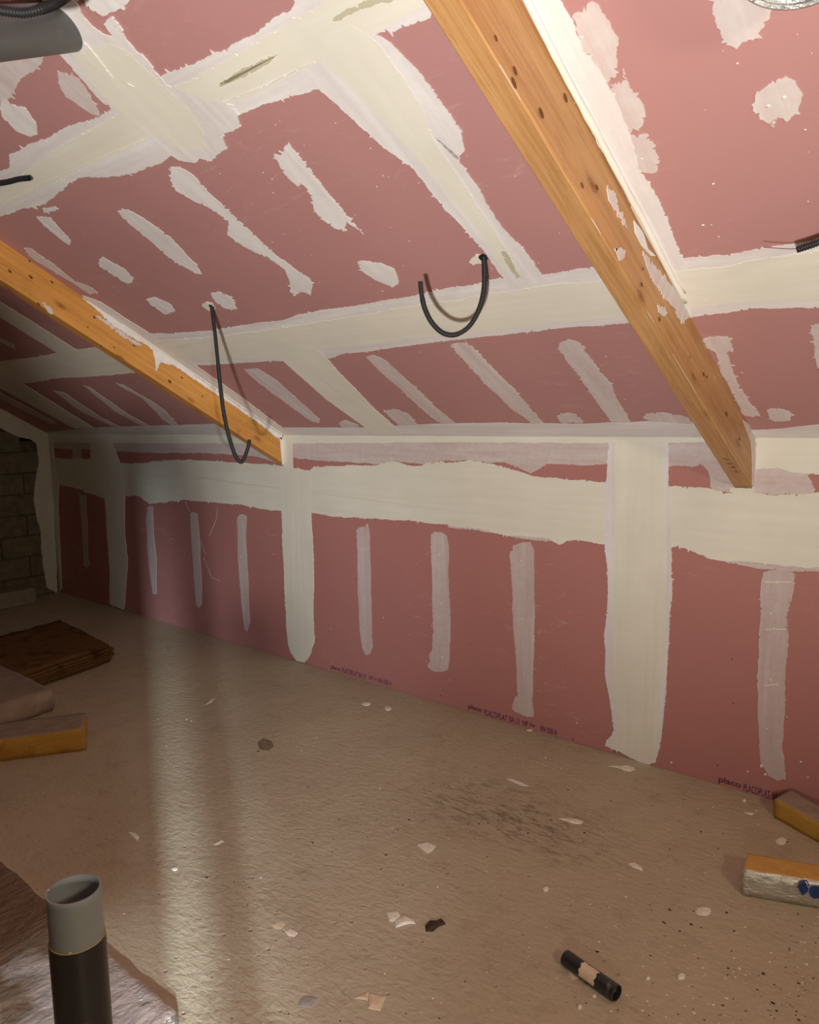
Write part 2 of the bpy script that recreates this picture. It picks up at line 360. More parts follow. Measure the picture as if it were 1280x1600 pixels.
cp('damp_compound', C1, [(1100,425),(1150,380),(1240,325),(1310,290),(1390,265),(1340,320),(1200,385),(1150,410)], M_old, 9, .004)
cp('damp_compound', C2, [(545,95),(600,50),(680,10),(760,-20),(880,-25),(780,10),(700,40),(600,80),(555,103)], M_old, 9, .004)
cp('damp_compound', C5, [(985,105),(1000,105),(1020,140),(1040,180),(1065,205),(1045,215),(1020,180),(1000,145)], M_old, 9, .003)
# third-row cross joint running down from the top left
cp(K, PX, [(91,81),(125,119),(156,153),(200,184),(228,206),(259,237),(281,250),(306,252),(312,245),(331,250),(337,240),(356,231),(347,209),(375,197),(372,175),(362,162),(344,159),(312,150),(265,134),(250,119),(219,84),(194,53),(169,28),(162,37),(178,56),(156,47),(134,28),(119,0),(110,-50),(0,-60),(60,-5),(85,10)], M_ls, 7, .004)
cp(K, C1, [(350,250),(560,210),(650,260),(840,440),(900,500),(960,560),(1020,650),(1030,740),(900,740),(750,660),(600,570),(450,400)], M_cs, 8, .005)
cp('tape_ridge', C1, [(425,205),(440,215),(500,290),(565,375),(570,385),(560,385),(490,300),(430,225)], M_cs, 14, .002)
cp('tape_ridge', C1, [(640,410),(675,425),(672,433),(645,420)], M_cs, 13, .001)
cp(FP, PX, [(137,9),(162,23),(180,16),(203,-3),(240,-50),(110,-50)], M_ls, 9, .003)
cp(FP, C1, [(540,90),(560,80),(620,150),(610,150)], M_ls, 9, .002)
cp(FP, C1, [(700,265),(712,265),(770,335),(762,338)], M_ls, 9, .002)
# dabs over the screws
def dabs(mat, *items):
    for crop, pts in items: patch(FP, ceil, 'ceil', crop, pts, mat, 2, .0045, None, .13)
dabs(M_ts,
 (C4, [(975,580),(1030,578),(1100,620),(1200,710),(1280,780),(1275,795),(1240,785),(1150,720),(1040,640)]),
 (C5, [(335,795),(360,785),(400,800),(415,815),(340,812)]),
 (C5, [(440,530),(470,522),(510,540),(600,620),(740,750),(828,822),(800,826),(700,770),(600,680),(500,590)]),
 (C5, [(510,745),(560,742),(610,760),(645,800),(635,815),(580,810),(545,780)]),
 (C5, [(780,485),(800,475),(850,475),(900,520),(970,600),(1040,665),(1100,740),(1155,800),(1105,800),(1000,715),(880,600),(800,510)]),
 (C6, [(-18,500),(0,488),(40,482),(90,500),(150,590),(230,690),(280,790),(330,880),(335,895),(240,895),(170,800),(80,660),(20,590),(-20,530)]),
 (PX, [(870,649),(885,645),(896,646),(908,655),(911,661),(878,660)]),
 (C6, [(400,870),(415,850),(500,845),(620,865),(700,950),(470,960),(440,890)]),
 (C6, [(700,480),(740,468),(825,465),(850,515),(850,540),(820,543),(850,640),(920,760),(985,855),(960,865),(905,860),(850,760),(780,620),(765,545),(715,520)]),
 (C6, [(1235,410),(1280,400),(1350,400),(1400,600),(1350,700),(1290,650),(1255,560)]),
 (C6, [(1020,835),(1040,825),(1100,830),(1145,850),(1130,885),(1060,890),(1030,865)]),
 (Z6, [(370,1200),(440,1210),(700,1385),(830,1450),(790,1450),(560,1345)]),
 (Z6, [(580,1165),(620,1175),(900,1370),(1050,1450),(985,1445),(800,1345)]),
 (Z6, [(805,1150),(850,1155),(1060,1280),(1160,1350),(1230,1440),(1190,1440),(1120,1390),(1000,1260),(870,1190)]),
 (Z6, [(-60,800),(0,835),(100,880),(90,905),(0,860),(-60,830)]),
 (C4, [(95,95),(120,95),(215,160),(300,230),(370,255),(395,272),(360,280),(300,240),(200,180),(130,140)]),
 (C3, [(500,45),(545,40),(555,5),(590,40),(620,90),(640,130),(635,150),(640,235),(600,260),(560,200),(520,120)]),
 (C3, [(610,265),(655,255),(660,215),(690,290),(725,340),(730,370),(710,415),(670,410),(640,350)]),
 (C3, [(675,430),(735,425),(765,460),(775,510),(760,545),(720,545),(690,500)]),
 (PX, [(1113,-25),(1113,20),(1120,42),(1135,70),(1142,71),(1152,76),(1158,69),(1166,62),(1178,62),(1189,45),(1197,30),(1205,16),(1205,-25)]),
 (C3, [(1065,330),(1080,290),(1130,255),(1175,240),(1205,265),(1225,300),(1215,345),(1190,375),(1150,370),(1140,403),(1095,375),(1070,350)]),
 (C1, [(285,350),(330,360),(400,395),(440,460),(500,575),(470,570),(400,530),(320,480),(295,420)]),
 (C1, [(0,290),(230,265),(200,320),(130,380),(60,460),(30,500),(0,520),(-60,500),(-60,290)]))
dabs(M_ls,
 (C2, [(250,770),(285,775),(300,735),(325,710),(380,780),(440,850),(520,960),(600,1060),(700,1170),(660,1140),(610,1105),(605,1155),(540,1130),(480,1090),(440,1040),(430,980),(400,925),(370,935),(320,890),(280,820)]),
 (C5, [(410,150),(500,155),(555,180),(572,230),(550,250),(480,225),(430,190)]),
 (PX, [(269,261),(281,261),(300,272),(325,300),(359,331),(400,369),(430,397),(461,420),(484,434),(489,446),(486,461),(477,470-14),(469,455),(461,462),(453,455),(453,440),(445,420),(422,405),(391,389),(367,375),(354,366),(359,347),(328,325),(300,312),(275,297),(266,281)]),
 (PX, [(184,329),(200,327),(225,341),(266,369),(289,393),(309,414),(316,428),(305,427),(273,408),(250,391),(234,375),(205,352),(190,338)]),
 (C4, [(398,140),(415,133),(500,180),(535,220),(525,235),(500,232),(400,170)]),
 (C4, [(588,300),(620,292),(680,320),(702,348),(660,360),(600,320)]),
 (C4, [(843,275),(880,268),(930,290),(945,340),(900,335),(860,305)]),
 (C1, [(185,1085),(250,1085),(300,1140),(355,1200),(350,1225),(310,1200),(230,1130)]),
 (C1, [(210,1040),(280,1030),(280,1055),(220,1065)]),
 (C1, [(0,545),(20,490),(50,520),(130,540),(180,610),(190,670),(150,680),(80,650),(20,590)]))
# strips beside the beams
cp(K, PX, [(815,-60),(850,-60),(874,-5),(896,37),(911,79),(945,123),(965,162),(985,207),(1004,266),(1024,305),(1044,344),(1063,389),(1072,410),(1080,497),(1060,470),(820,-10)], M_ls, 3, .004)
cp(K, C4, [(330,285),(400,310),(590,430),(780,563),(940,672),(1130,815),(1140,870),(1100,860),(900,730),(700,590),(500,440),(380,360)], M_ls, 3, .003)
# lowest strip of the ceiling, at the eave
cp(K, PX, [(70,675),(150,668),(270,664),(350,662),(443,668),(568,668),(673,662),(779,660.5),(900,662),(1017,658),(1120,664),(1180,672),(1224,669),(1280,663),(1420,660),(1420,684),(1180,683),(900,681.5),(443,682.5),(74,681)], M_lx, 2, .002)
# screw heads and drips: one joined sprinkle
def sprinkle(parent, plane, mat, items, name='compound_spatter'):
    bm = bmesh.new(); o, n, a, b = PLANES[plane]
    for x, y, r in items:
        c = on(x, y, plane) + n*.0045; k = 7
        ring = [bm.verts.new(c + (a*math.cos(2*math.pi*i/k)+b*math.sin(2*math.pi*i/k))*r*random.uniform(.6, 1.3)) for i in range(k)]
        top = bm.verts.new(c + n*min(.002, r*.5))
        for i in range(k): bm.faces.new((ring[i], ring[(i+1) % k], top))
    ob = fin(bm, name, mat, parent); ob['kind'] = 'stuff'; return ob
it = [(1201,163,.005),(1226,150,.005),(1099,350,.005),(1115,285,.004),(1103,470,.004),(948,555,.004),(938,608,.004),(712,541,.004),(741,575,.004),(629,612,.004),(525,350,.004),(640,375,.003),(590,290,.003),(1004,246,.004),(974,270,.004),(910,56,.005),(500,440,.003),(655,284,.003),(580,230,.003),(412,268,.003),(426,278,.003)]
it += [(random.uniform(330, 900), random.uniform(150, 450), random.uniform(.0012, .003)) for _ in range(60)]
it += [(random.uniform(1080, 1280), random.uniform(50, 380), random.uniform(.0012, .003)) for _ in range(12)]
sprinkle(ceil, 'ceil', M_cx, it)

# ------------------------------------------------------------------ jointing compound on the knee wall
wp(K, PX, [(443,682),(1140,682),(1150,770),(1110,768),(1110,745),(1107,735),(1098,727),(1080,730),(1060,727),(1040,728),(949,725),(911,728),(880,725),(853,724),(849,728),(830,740),(790,722),(763,724),(732,718),(697,720),(666,725),(642,724),(619,720),(587,725),(556,722),(498,720),(458,714),(458,745),(443,745)], M_tx, 1, .003)
wp(K, PX, [(1178,682),(1420,682),(1420,748),(1300,744),(1262,742),(1270,752),(1275,765),(1268,773),(1178,774)], M_tx, 1, .004)
wp(K, PX, [(1181,683),(1420,683),(1420,744),(1300,743),(1240,738),(1215,730),(1190,733),(1181,735)], M_cx, 3, .003)
wp(K, PX, [(74,682),(443,684),(443,726),(414,717),(390,712),(351,710),(324,708),(273,707),(250,708),(172,705),(143,702),(127,702),(127,718),(114,718),(114,702),(86,700),(78,700)], M_tx, 1, .003)
wp(K, PX, [(72,678),(443,679),(1290,677),(1420,676),(1420,690),(1280,691),(900,692),(700,691),(443,693),(180,692),(74,691)], M_cx, 4, .002)
# long horizontal joint
wp(K, PX, [(84,716),(117,717),(142,717),(187,724),(219,724),(250,720),(297,718),(336,721),(375,723),(418,725),(439,728),(466,734),(482,737),(490,730),(517,728),(587,726.7),(615,721),(634,726),(658,726.7),(669,723.6),(697,724),(712,721),(732,719),(763,724),(790,730),(830,743),(845,745),(900,749),(947,753),(1045,760),(1110,763),(1141,769),(1180,771),(1209,773),(1239,772),(1280,769),(1420,764),
 (1420,900),(1280,886.6),(1261,887.5),(1239,883),(1209,882),(1190,881),(1160,877),(1137,877),(1120,875),(1105,871),(1098,865),(1087,862),(1068,857),(1051,855),(952,852),(925,847),(901,843),(888,845),(874,851),(857,841),(830,839),(790,835),(751,827),(705,821),(642,814),(595,812),(548,808),(517,807),(486,801),(439,798),(410,795),(375,789),(324,784),(285,781.6),(266,783.6),(234,787),(219,776),(195,774),(164,779),(133,768),(117,762),(88,757)], M_cx, 5, .004)
wp(K, PX, [(700,815),(760,820),(860,838),(872,846),(845,846),(800,839),(750,830),(700,824)], M_tx, 2, .003)
wp(K, PX, [(1125,870),(1280,880),(1420,890),(1420,902),(1280,893),(1235,893),(1190,889),(1137,879)], M_tx, 2, .002)
# vertical joints
wp(K, PX, [(142,684),(142,717),(164,776),(168,834),(172,893),(172,944),(178,947),(189,949),(191,953),(195,949),(200,873),(195,834),(195,774),(190,730),(180,700),(170,684)], M_cz, 6, .004)
wp(K, PX, [(437,730),(441,816),(443,874),(447,945),(451,1007),(455,1019),(464,1032),(474,1034),(480,1031),(484,1025),(492,1003),(490,952),(490.6,874),(486.7,804),(487,735)], M_cz, 6, .004)
wp(K, PX, [(443,684),(457,684),(458,735),(444,740)], M_cz, 6, .002)
wp(K, PX, [(952,690),(948,752),(946,855),(952,915),(945,1002),(946,1055),(957,1111),(960,1139),(957,1148),(948,1156),(946,1165),(967,1174),(999,1190),(1015,1195),(1025,1191),(1034,1153),(1041,1083),(1046,1002),(1050,936),(1050,857),(1045,759),(1045,690)], M_lz, 6, .003)
wp(K, PX, [(962,690),(960,860),(963,940),(958,1010),(961,1075),(968,1120),(970,1150),(952,1161),(975,1175),(1013,1193),(1022,1190),(1030,1140),(1037,1060),(1041,930),(1041,840),(1036,690)], M_cz, 8, .002)
wp(K, Z3, [(330,440),(345,450),(390,750),(386,900),(410,1430),(380,1465),(372,1440),(345,700)], M_cz, 7, .002)
wp('bead', Z7, [(540,690),(545,650),(725,655),(725,640),(745,640),(745,690),(700,698)], M_cz, 12, .001)
for crop, pts in (
 (PX, [(124,772),(134,774),(137,819),(137.5,873),(141,881),(136,888),(131,883),(129,834)]),
 (C7, [(590,495),(600,488),(612,490),(615,600),(627,700),(627,842),(612,842),(600,750),(590,650),(586,540)]),
 (C7, [(762,515),(775,510),(790,520),(800,620),(803,700),(808,800),(808,880),(797,897),(785,885),(775,750),(765,600)]),
 (C7, [(950,540),(960,522),(975,520),(988,530),(985,620),(993,760),(1000,950),(990,990),(980,980),(965,860),(952,700),(950,600)]),
 (C8, [(403,480),(415,472),(440,470),(445,455),(450,470),(457,510),(457,620),(463,780),(468,950),(455,978),(440,980),(425,950),(415,850),(407,650)]),
 (C8, [(700,500),(715,485),(740,488),(765,505),(770,550),(772,700),(780,850),(775,1000),(768,1040),(740,1050),(710,1045),(688,1025),(700,1010),(695,980),(708,960),(708,850),(705,650)]),
 (C8, [(1016,570),(1028,560),(1030,545),(1060,533),(1100,530),(1113,560),(1115,700),(1115,900),(1110,1100),(1112,1230),(1085,1230),(1040,1210),(1025,1195),(1035,1150),(1048,1140),(1042,1000),(1030,850),(1025,700),(1018,600)]),
 (W1, [(895,440),(920,430),(1000,430),(1035,445),(1030,520),(1005,650),(1000,800),(990,1000),(985,1150),(980,1220),(990,1260),(997,1365),(960,1370),(920,1350),(885,1290),(875,1150),(868,950),(878,700),(885,520)])):
    patch(FP, wall, 'wall', crop, pts, M_tz, 2, .003, None, .04)
it = [(1214,909,.006),(1205,958,.005),(1210,982,.006),(1205,1062,.005),(1199,1138,.005),(815,876,.005),(817,967,.005),(820,1053,.005),(687,866,.005),(690,942,.005),(692,1026,.005),(567,859,.005),(569,935,.005),(570,1010,.004),(232,840,.005),(305,870,.005),(377,870,.005),(312,874,.007),(269,842,.006),(1169,1205,.005),(1252,1190,.005),(1050,1191,.006),(1190,1196,.008),(1196,1209,.007)]
sprinkle(wall, 'wall', M_cx, it)
sprinkle(wall, 'wall', M_dirt, [(689,1087,.004),(822,1120,.004),(896,1155,.004),(1147,1099,.003),(1145,1030,.003),(735,1007,.003),(885,1040,.003),(729,993,.002),(1122,1195,.003)], 'screw_head')
def bar(parent, plane, p, q, wd, mat, name, h=.004):
    o, n, a, b = PLANES[plane]; P, Q = on(*p, plane), on(*q, plane); d = (Q-P).normalized(); s = d.cross(n)*wd/2
    bm = bmesh.new(); base = [P+s, Q+s, Q-s, P-s]; lo = [bm.verts.new(v+n*.0004) for v in base]; hi = [bm.verts.new(v+n*h) for v in base]
    bm.faces.new(hi); bm.faces.new(lo[::-1])
    for i in range(4): bm.faces.new((lo[i], lo[(i+1) % 4], hi[(i+1) % 4], hi[i]))
    bmesh.ops.recalc_face_normals(bm, faces=bm.faces); return fin(bm, name, mat, parent)
for p, q in (((1195, 909), (1237, 909)), ((1196, 983), (1228, 983)), ((1195, 1071), (1216, 1069))): bar(wall, 'wall', p, q, .004, M_cx, 'compound_ridge')

for p, q in (((290, 784), (297, 800)), ((314, 845), (322, 868)), ((318, 870), (331, 902)), ((340, 792), (338, 812)), ((338, 812), (327, 838)), ((331, 902), (344, 908))): bar(wall, 'wall', p, q, .006, M_tz, 'scratch', .0016)
# gable: plaster return down the corner and under the slope
patch(K, gable, 'gable', Z3, [(325,400),(345,700),(378,1440),(370,1462),(345,1445),(305,1420),(285,1310),(270,1200),(265,1060),(235,950),(220,830),(240,650),(255,600),(240,480),(200,450),(130,435),(0,375),(-150,300),(-150,160),(0,235),(160,318),(310,398)], M_cz, 14, .004)

# printing along the foot of the boards
def print_text(body, x0, x1, z0, z1, bold=0.0):
    cu = bpy.data.curves.new('print', 'FONT'); cu.body = body; cu.offset = bold; o = bpy.data.objects.new('t', cu); COL.objects.link(o)
    bpy.context.view_layer.update(); me = bpy.data.meshes.new_from_object(o.evaluated_get(bpy.context.evaluated_depsgraph_get()))
    bpy.data.objects.remove(o); xs = [v.co.x for v in me.vertices]; ys = [v.co.y for v in me.vertices]
    for v in me.vertices:
        v.co = Vector((x0+(v.co.x-min(xs))/(max(xs)-min(xs))*(x1-x0), -.0014, z0+(v.co.y-min(ys))/(max(ys)-min(ys))*(z1-z0)))
    me.materials.clear(); return link('board_print', me, M_ink, wall)
def prt(pa, pb, body, h=.034, bold=.01):
    a, b = on(*pa, 'wall'), on(*pb, 'wall'); z = max(.006, (a.z+b.z)/2); print_text(body, a.x, b.x, z, z+h, bold)
prt((732, 1108), (753, 1116), 'placo', .036, .02); prt((757, 1117), (793, 1127), 'PLACOPLAT'); prt((796, 1127), (812, 1133), 'BA 13')
prt((817, 1133), (836, 1139), 'NF ==', .03, .02); prt((845, 1142), (871, 1149), 'EN 520 A', .03, .02)
prt((1123, 1224), (1158, 1234), 'placo', .036, .02); prt((1162, 1236), (1225, 1256), 'PLACOPLAT BA 13')
prt((517, 1046), (532, 1051), 'placo', .036, .02); prt((535, 1051), (572, 1061), 'PLACOPLAT BA 13'); prt((577, 1062), (612, 1072), 'NF == EN 520 A', .03)
prt((960, 1176), (985, 1184), 'placo')

# ------------------------------------------------------------------ beams
def beam(name, x0, x1, depth, mat, label):
    L = 6.2; e = .035
    M = Matrix((UP, Vector((1, 0, 0)), CN)).transposed().to_4x4(); M.translation = Vector(((x0+x1)/2, 0, EAVE))
    hw = (x1-x0)/2; dp = depth*math.cos(SLOPE); bm = bmesh.new(); n = 60; secs = []
    prof = [(-hw, -.001), (-hw, dp-.004), (-hw+.004, dp), (hw-.004, dp), (hw, dp-.004), (hw, -.001)]
    for i in range(n+1):
        s = L*i/n; ring = []
        for (y, z) in prof:
            s0 = s
            if i == 0: s0 = -z*math.tan(SLOPE)*-1 - e      # plumb cut let into the wall
            if i == 0: s0 = z*math.tan(SLOPE)*-1*-1*-1 - e if False else -z*math.tan(SLOPE) - e
            jit = noise.noise(Vector((s*3, y*20, z*20)))*.0012
            ring.append(bm.verts.new((s0, y+(jit if abs(y) > hw-.005 else 0), z+jit)))
        secs.append(ring)
    m = len(prof)
    for i in range(n):
        for k in range(m): bm.faces.new((secs[i][k], secs[i+1][k], secs[i+1][(k+1) % m], secs[i][(k+1) % m]))
    bm.faces.new(secs[0]); bm.faces.new(secs[-1][::-1]); bmesh.ops.recalc_face_normals(bm, faces=bm.faces)
    o = fin(bm, name, mat); o.matrix_world = M; tag(o, label, 'beam', None); return o
beamL = beam('roof_beam', BXL-.08, BXL, .196, M_woodL, 'orange-stained timber beam sloping to the knee wall beside the dark far bay')
beamR = beam('roof_beam', BXR-.08, BXR, .213, M_woodR, 'thick spruce beam crossing the upper right of the ceiling, smeared with plaster')
def on_beam(beam_, plane, crop, pts, mat, name='plaster_smear', layer=1, jag=.003, teeth=.25):
    o = patch(name, None, plane, crop, pts, mat, layer, jag, .0022+.0004*layer, teeth); inv = beam_.matrix_world.inverted(); o.data.transform(inv); o.parent = beam_; return o
on_beam(beamL, 'beamL', C4, [(330,297),(345,310),(400,355),(440,395),(520,450),(590,485),(612,505),(622,560),(625,590),(632,575),(640,552),(665,560),(690,562),(720,580),(760,610),(840,665),(940,730),(1040,800),(1100,850),(1128,862),(1128,846),(900,690),(700,548),(500,408),(380,325)], M_ls, jag=.002)
on_beam(beamL, 'beamL', C4, [(385,365),(430,385),(480,425),(530,460),(570,485),(550,488),(500,460),(440,415),(400,385)], M_ts, layer=2, jag=.003)
on_beam(beamL, 'beamL', C4, [(165,310),(180,315),(210,345),(208,362),(195,355),(180,335)], M_ts, jag=.002)
on_beam(beamL, 'beamL', C4, [(1118,855),(1134,855),(1136,965),(1128,962)], M_cz, jag=.001)
for crop, pts, mt in ((C3, [(605,600),(625,602),(640,640),(645,690),(630,670),(612,640)], M_ts), (C3, [(640,670),(655,670),(672,730),(655,715)], M_ts), (C3, [(690,700),(720,740),(735,790),(760,813),(745,813),(715,780),(695,740)], M_ls),
 (C6, [(395,40),(430,80),(470,130),(560,230),(620,310),(640,362),(600,400),(570,370),(560,330),(530,300),(500,280),(480,240),(450,200),(430,150),(410,90)], M_ts), (C6, [(255,25),(285,20),(310,40),(300,75),(280,90)], M_ts),
 (C6, [(470,310),(500,320),(520,350),(500,365),(480,345)], M_ts), (C6, [(895,880),(925,905),(955,960),(958,1210),(945,1215),(945,1100),(940,1000),(915,930)], M_ts)):
    thin = crop == C3 and pts[0][0] > 680 or pts[0] == (895, 880)
    on_beam(beamR, 'beamR', crop, pts, mt, jag=.0008 if thin else .003, teeth=0 if thin else .25)
# caulk beads where the boards meet the timber
def bead(x, s0, s1, r, mat, name='caulk_bead', side=1):
    bm = bmesh.new(); o, n, a, b = PLANES['ceil']; pts = [o + Vector((x+side*(.010+.004*noise.noise(Vector((s*4, x, 0)))), 0, 0)) + UP*s + CN*.002 for s in [s0+(s1-s0)*i/120 for i in range(121)]]
    tube(bm, pts, lambda s: r*(1+.5*noise.noise(Vector((s*12, x, 2)))), 8); return fin(bm, name, mat, ceil, True)
bead(BXR, .95, 5.5, .007, M_cs); bead(BXR+.016, 1.0, 5.5, .004, M_ls); bead(BXL, .02, 1.3, .007, M_cs)
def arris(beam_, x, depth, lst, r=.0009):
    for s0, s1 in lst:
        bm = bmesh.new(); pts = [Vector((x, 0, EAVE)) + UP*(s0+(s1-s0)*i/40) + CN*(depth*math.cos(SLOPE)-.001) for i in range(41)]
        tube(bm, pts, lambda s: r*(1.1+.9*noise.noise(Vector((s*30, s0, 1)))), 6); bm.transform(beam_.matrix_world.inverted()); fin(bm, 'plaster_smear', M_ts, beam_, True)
arris(beamR, BXR-.001, .213, [(.66, .92), (1.10, 1.16), (1.52, 1.58), (1.98, 2.08), (.3, .36)])  # thin plaster line that also paints the edge's highlight
# small knots and nail holes on the right beam and left beam faces
def knots(beam_, plane, lst):
    bm = bmesh.new(); o, n, a, b = PLANES[plane]
    for x, y, r in lst:
        c = on(x, y, plane)+n*.0022; k = 8
        ring = [bm.verts.new(c+(UP*math.cos(2*math.pi*i/k)*1.5+b*math.sin(2*math.pi*i/k))*r) for i in range(k)]
        bm.faces.new(ring)
    bm.transform(beam_.matrix_world.inverted()); ob = fin(bm, 'knot', simple('knot_wood', (.13, .05, .015), .6), beam_); ob['kind'] = 'stuff'
knots(beamL, 'beamL', [(48,433,.008),(81,441,.006),(15,424,.007),(46,408,.005),(147,496,.006),(137,511,.004),(209,540,.006),(284,590,.006),(265,596,.009),(316,619,.005),(60,475,.006),(158,541,.004),(178,543,.004)])
knots(beamR, 'beamR', [(774,60,.005),(804,111,.007),(802,130,.009),(883,153,.008),(845,177,.009),(909,290,.006),(932,293,.006),(1002,445,.006),(1030,499,.006),(1099,585,.007),(1104,589,.005),(1135,647,.008),(1077,558,.003),(1155,686,.006),(1004,420,.004)])
bm = bmesh.new()      # mill stamp on the underside close to the wall
for i, (x, y) in enumerate([(1136,719),(1140,721),(1141,726),(1145,727),(1147,732),(1150,733),(1151,738),(1155,740)]):
    c = hit(x-3, y-2, Vector((0, 0, EAVE)) + CN*(.213*math.cos(SLOPE)+.0025), CN); a = Vector((1, 0, 0))
    q = [c+a*.006*u+UP*.0025*v+a*.004*v for u, v in ((-1,-1),(1,-1),(1,1),(-1,1))]; bm.faces.new([bm.verts.new(p) for p in q])
bm.transform(beamR.matrix_world.inverted()); st = fin(bm, 'stamp', M_ink, beamR)

# ------------------------------------------------------------------ conduits
def conduit(name, pts, dia, label, group=None, base=None, n=None, hole=None, cable=True):
    P, L = spline(pts); n = int(L/.0022); P, L = spline(pts, max(12, n)); k = [0]
    e = empty(name, pts[0]); tag(e, label, 'conduit', group)
    bm = bmesh.new(); r = dia/2; per = .0066
    def rad(s): return r*(1.0 if (s/per) % 1 < .55 else .76)
    rings = tube(bm, P, rad, 14, cap=False)
    # wall thickness at the open end
    t = (P[-1]-P[-2]).normalized(); c = P[-1]; inn = [bm.verts.new(c+(v.co-c)*.74) for v in rings[-1]]; deep = [bm.verts.new(v.co-t*.02) for v in inn]
    for i in range(14):
        j = (i+1) % 14; bm.faces.new((rings[-1][i], rings[-1][j], inn[j], inn[i])); bm.faces.new((inn[i], inn[j], deep[j], deep[i]))
    bm.faces.new(deep[::-1]); o = fin(bm, 'corrugated_sleeve', M_conduit, None, True); under(o, e)
    return e
def hang(p0, pts, lead=.0):
    """points on the vertical plane through the hole that faces the camera"""
    h = on(*p0, 'ceil'); n = Vector((_F.x, _F.y, 0)).normalized()
    return [h - CN*.012] + [h] + [hit(x, y, h, n) for x, y in pts]
def hole(x, y, r, rag, mat=M_cs):
    o, n, a, b = PLANES['ceil']; c = on(x, y, 'ceil'); bm = bmesh.new(); k = 14
    ring = [bm.verts.new(c+n*.0072+(a*math.cos(2*math.pi*i/k)+b*math.sin(2*math.pi*i/k))*r*random.uniform(.85, 1.2)) for i in range(k)]; bm.faces.new(ring)
    fin(bm, 'cable_hole', M_hole_dark, ceil)
    patch('hole_repair', ceil, 'ceil', PX, rag, mat, 8, .003)
hole(756, 401, .017, [(733,408),(737,402),(744,396),(752,396),(758,404),(757,411),(748,410),(740,413)])
hole(331, 477, .014, [(316,475),(322,471),(333,473),(337,482),(330,485),(320,480)])
conduit('cable_conduit', hang((756, 399), [(757,420),(757,445),(753,470),(744,494),(730,513),(711,523),(692,520),(675,504),(664,482),(659,460),(657,440)]), .0195, 'black corrugated conduit hanging in a U loop near the ceiling centre')
conduit('cable_conduit', hang((331, 478), [(336,520),(340,560),(344,600),(349,640),(356,675),(365,705),(373,720),(379,721),(384,710),(388,698),(390,687)]), .021, 'long black conduit hanging in front of the orange beam, hooked at its end')
g0 = on(-70, 262, 'ceil')+CN*.03
conduit('cable_conduit', [g0, on(-30, 274, 'ceil')+CN*.05, on(10, 274, 'ceil')+CN*.04, on(34, 271, 'ceil')+CN*.03, on(51, 269, 'ceil')+CN*.03], .021, 'short black conduit end poking in at the left edge over the plaster joint')
g1 = on(1380, 300, 'ceil')
conduit('cable_conduit', [g1, on(1340, 320, 'ceil')+CN*.07, on(1290, 334, 'ceil')+CN*.09, on(1256, 342, 'ceil')+CN*.10], .019, 'black conduit end with a thin wire at the right edge of the ceiling')
ce = bpy.data.objects['cable_conduit.003']; bm = bmesh.new(); P, L = spline([on(1262, 340, 'ceil')+CN*.10, on(1240, 341, 'ceil')+CN*.10, on(1205, 339, 'ceil')+CN*.10], 14); tube(bm, P, .0011, 6); under(fin(bm, 'wire', M_rust), ce)
conduit('cable_conduit', [on(150, -60, 'ceil'), at_depth(128, -26, 2.1), at_depth(98, -2, 1.88), at_depth(70, 12, 1.82), at_depth(38, 20, 1.8), at_depth(0, 16, 1.78), at_depth(-40, 10, 1.77), at_depth(-90, -10, 1.76)], .025, 'black corrugated conduit arching over the grey pipe in the top left corner')

# ------------------------------------------------------------------ pipes
def pipe_mat(name, base, rough, dust):
    t = NT(name, rough, 0, .45); n = t.noise(t.map(), 8, 5); c = t.mix(n, tuple(x*.85 for x in base), tuple(x*1.15 for x in base))
    d = t.ramp(t.noise(t.map((1, 1, .5)), 22, 6, .7, .4), [(.60, 0.0), (.72, dust)]); c = t.mix(d, c, (.42, .38, .33))
    sp = t.ramp(t.vor(t.map(), 32), [(0, 1.0), (.09, 1.0), (.13, 0.0)]); sel = t.ramp(t.vor(t.map(), 32, 1, 'Color'), [(.72, 0.0), (.76, 1.0)])
    c = t.mix(t.math('MULTIPLY', sp, sel), c, (.70, .66, .60)); return t.done(c, t.ramp(d, [(0, rough), (1, .8)]), t.bump(n, .1, .002))
M_pvc = pipe_mat('grey_pvc', (.26, .30, .31), .38, .25); M_sleeve = pipe_mat('black_pipe', (.022, .022, .024), .34, .5); M_pvcd = pipe_mat('dark_grey_pvc', (.085, .09, .092), .42, .15)
def ring_tube(bm, a, b, ro, ri, k=40, bev=.0):
    t = (b-a).normalized(); u = t.cross(Vector((0, 0, 1)) if abs(t.z) < .9 else Vector((1, 0, 0))).normalized(); v = t.cross(u)
    def rg(c, r): return [bm.verts.new(c+(u*math.cos(2*math.pi*i/k)+v*math.sin(2*math.pi*i/k))*r) for i in range(k)]
    A, B, Bi, Ai = rg(a, ro), rg(b, ro), rg(b, ri), rg(a, ri)
    for X, Y in ((A, B), (B, Bi), (Bi, Ai), (Ai, A)):
        for i in range(k): bm.faces.new((X[i], X[(i+1) % k], Y[(i+1) % k], Y[i]))
c = at_depth(115, 1389, 1.50); base = Vector((c.x, c.y, 0))
e = empty('waste_pipe', base); tag(e, 'upright grey-topped black waste pipe standing in the lower left foreground', 'pipe')
bm = bmesh.new(); jz = at_depth(118, 1476, 1.50).z + .006; ring_tube(bm, Vector((c.x, c.y, jz-.05)), c, .050, .0468, 48); o = under(fin(bm, 'pipe_socket', M_pvc, None, True), e); o['label'] = 'grey plastic pipe end'
for p in o.data.polygons: p.use_smooth = True
bm = bmesh.new(); ring_tube(bm, base, Vector((c.x, c.y, jz)), .0525, .0503, 48); o2 = under(fin(bm, 'pipe_body', M_sleeve, None, True), e); o2['label'] = 'black pipe body spotted with plaster'
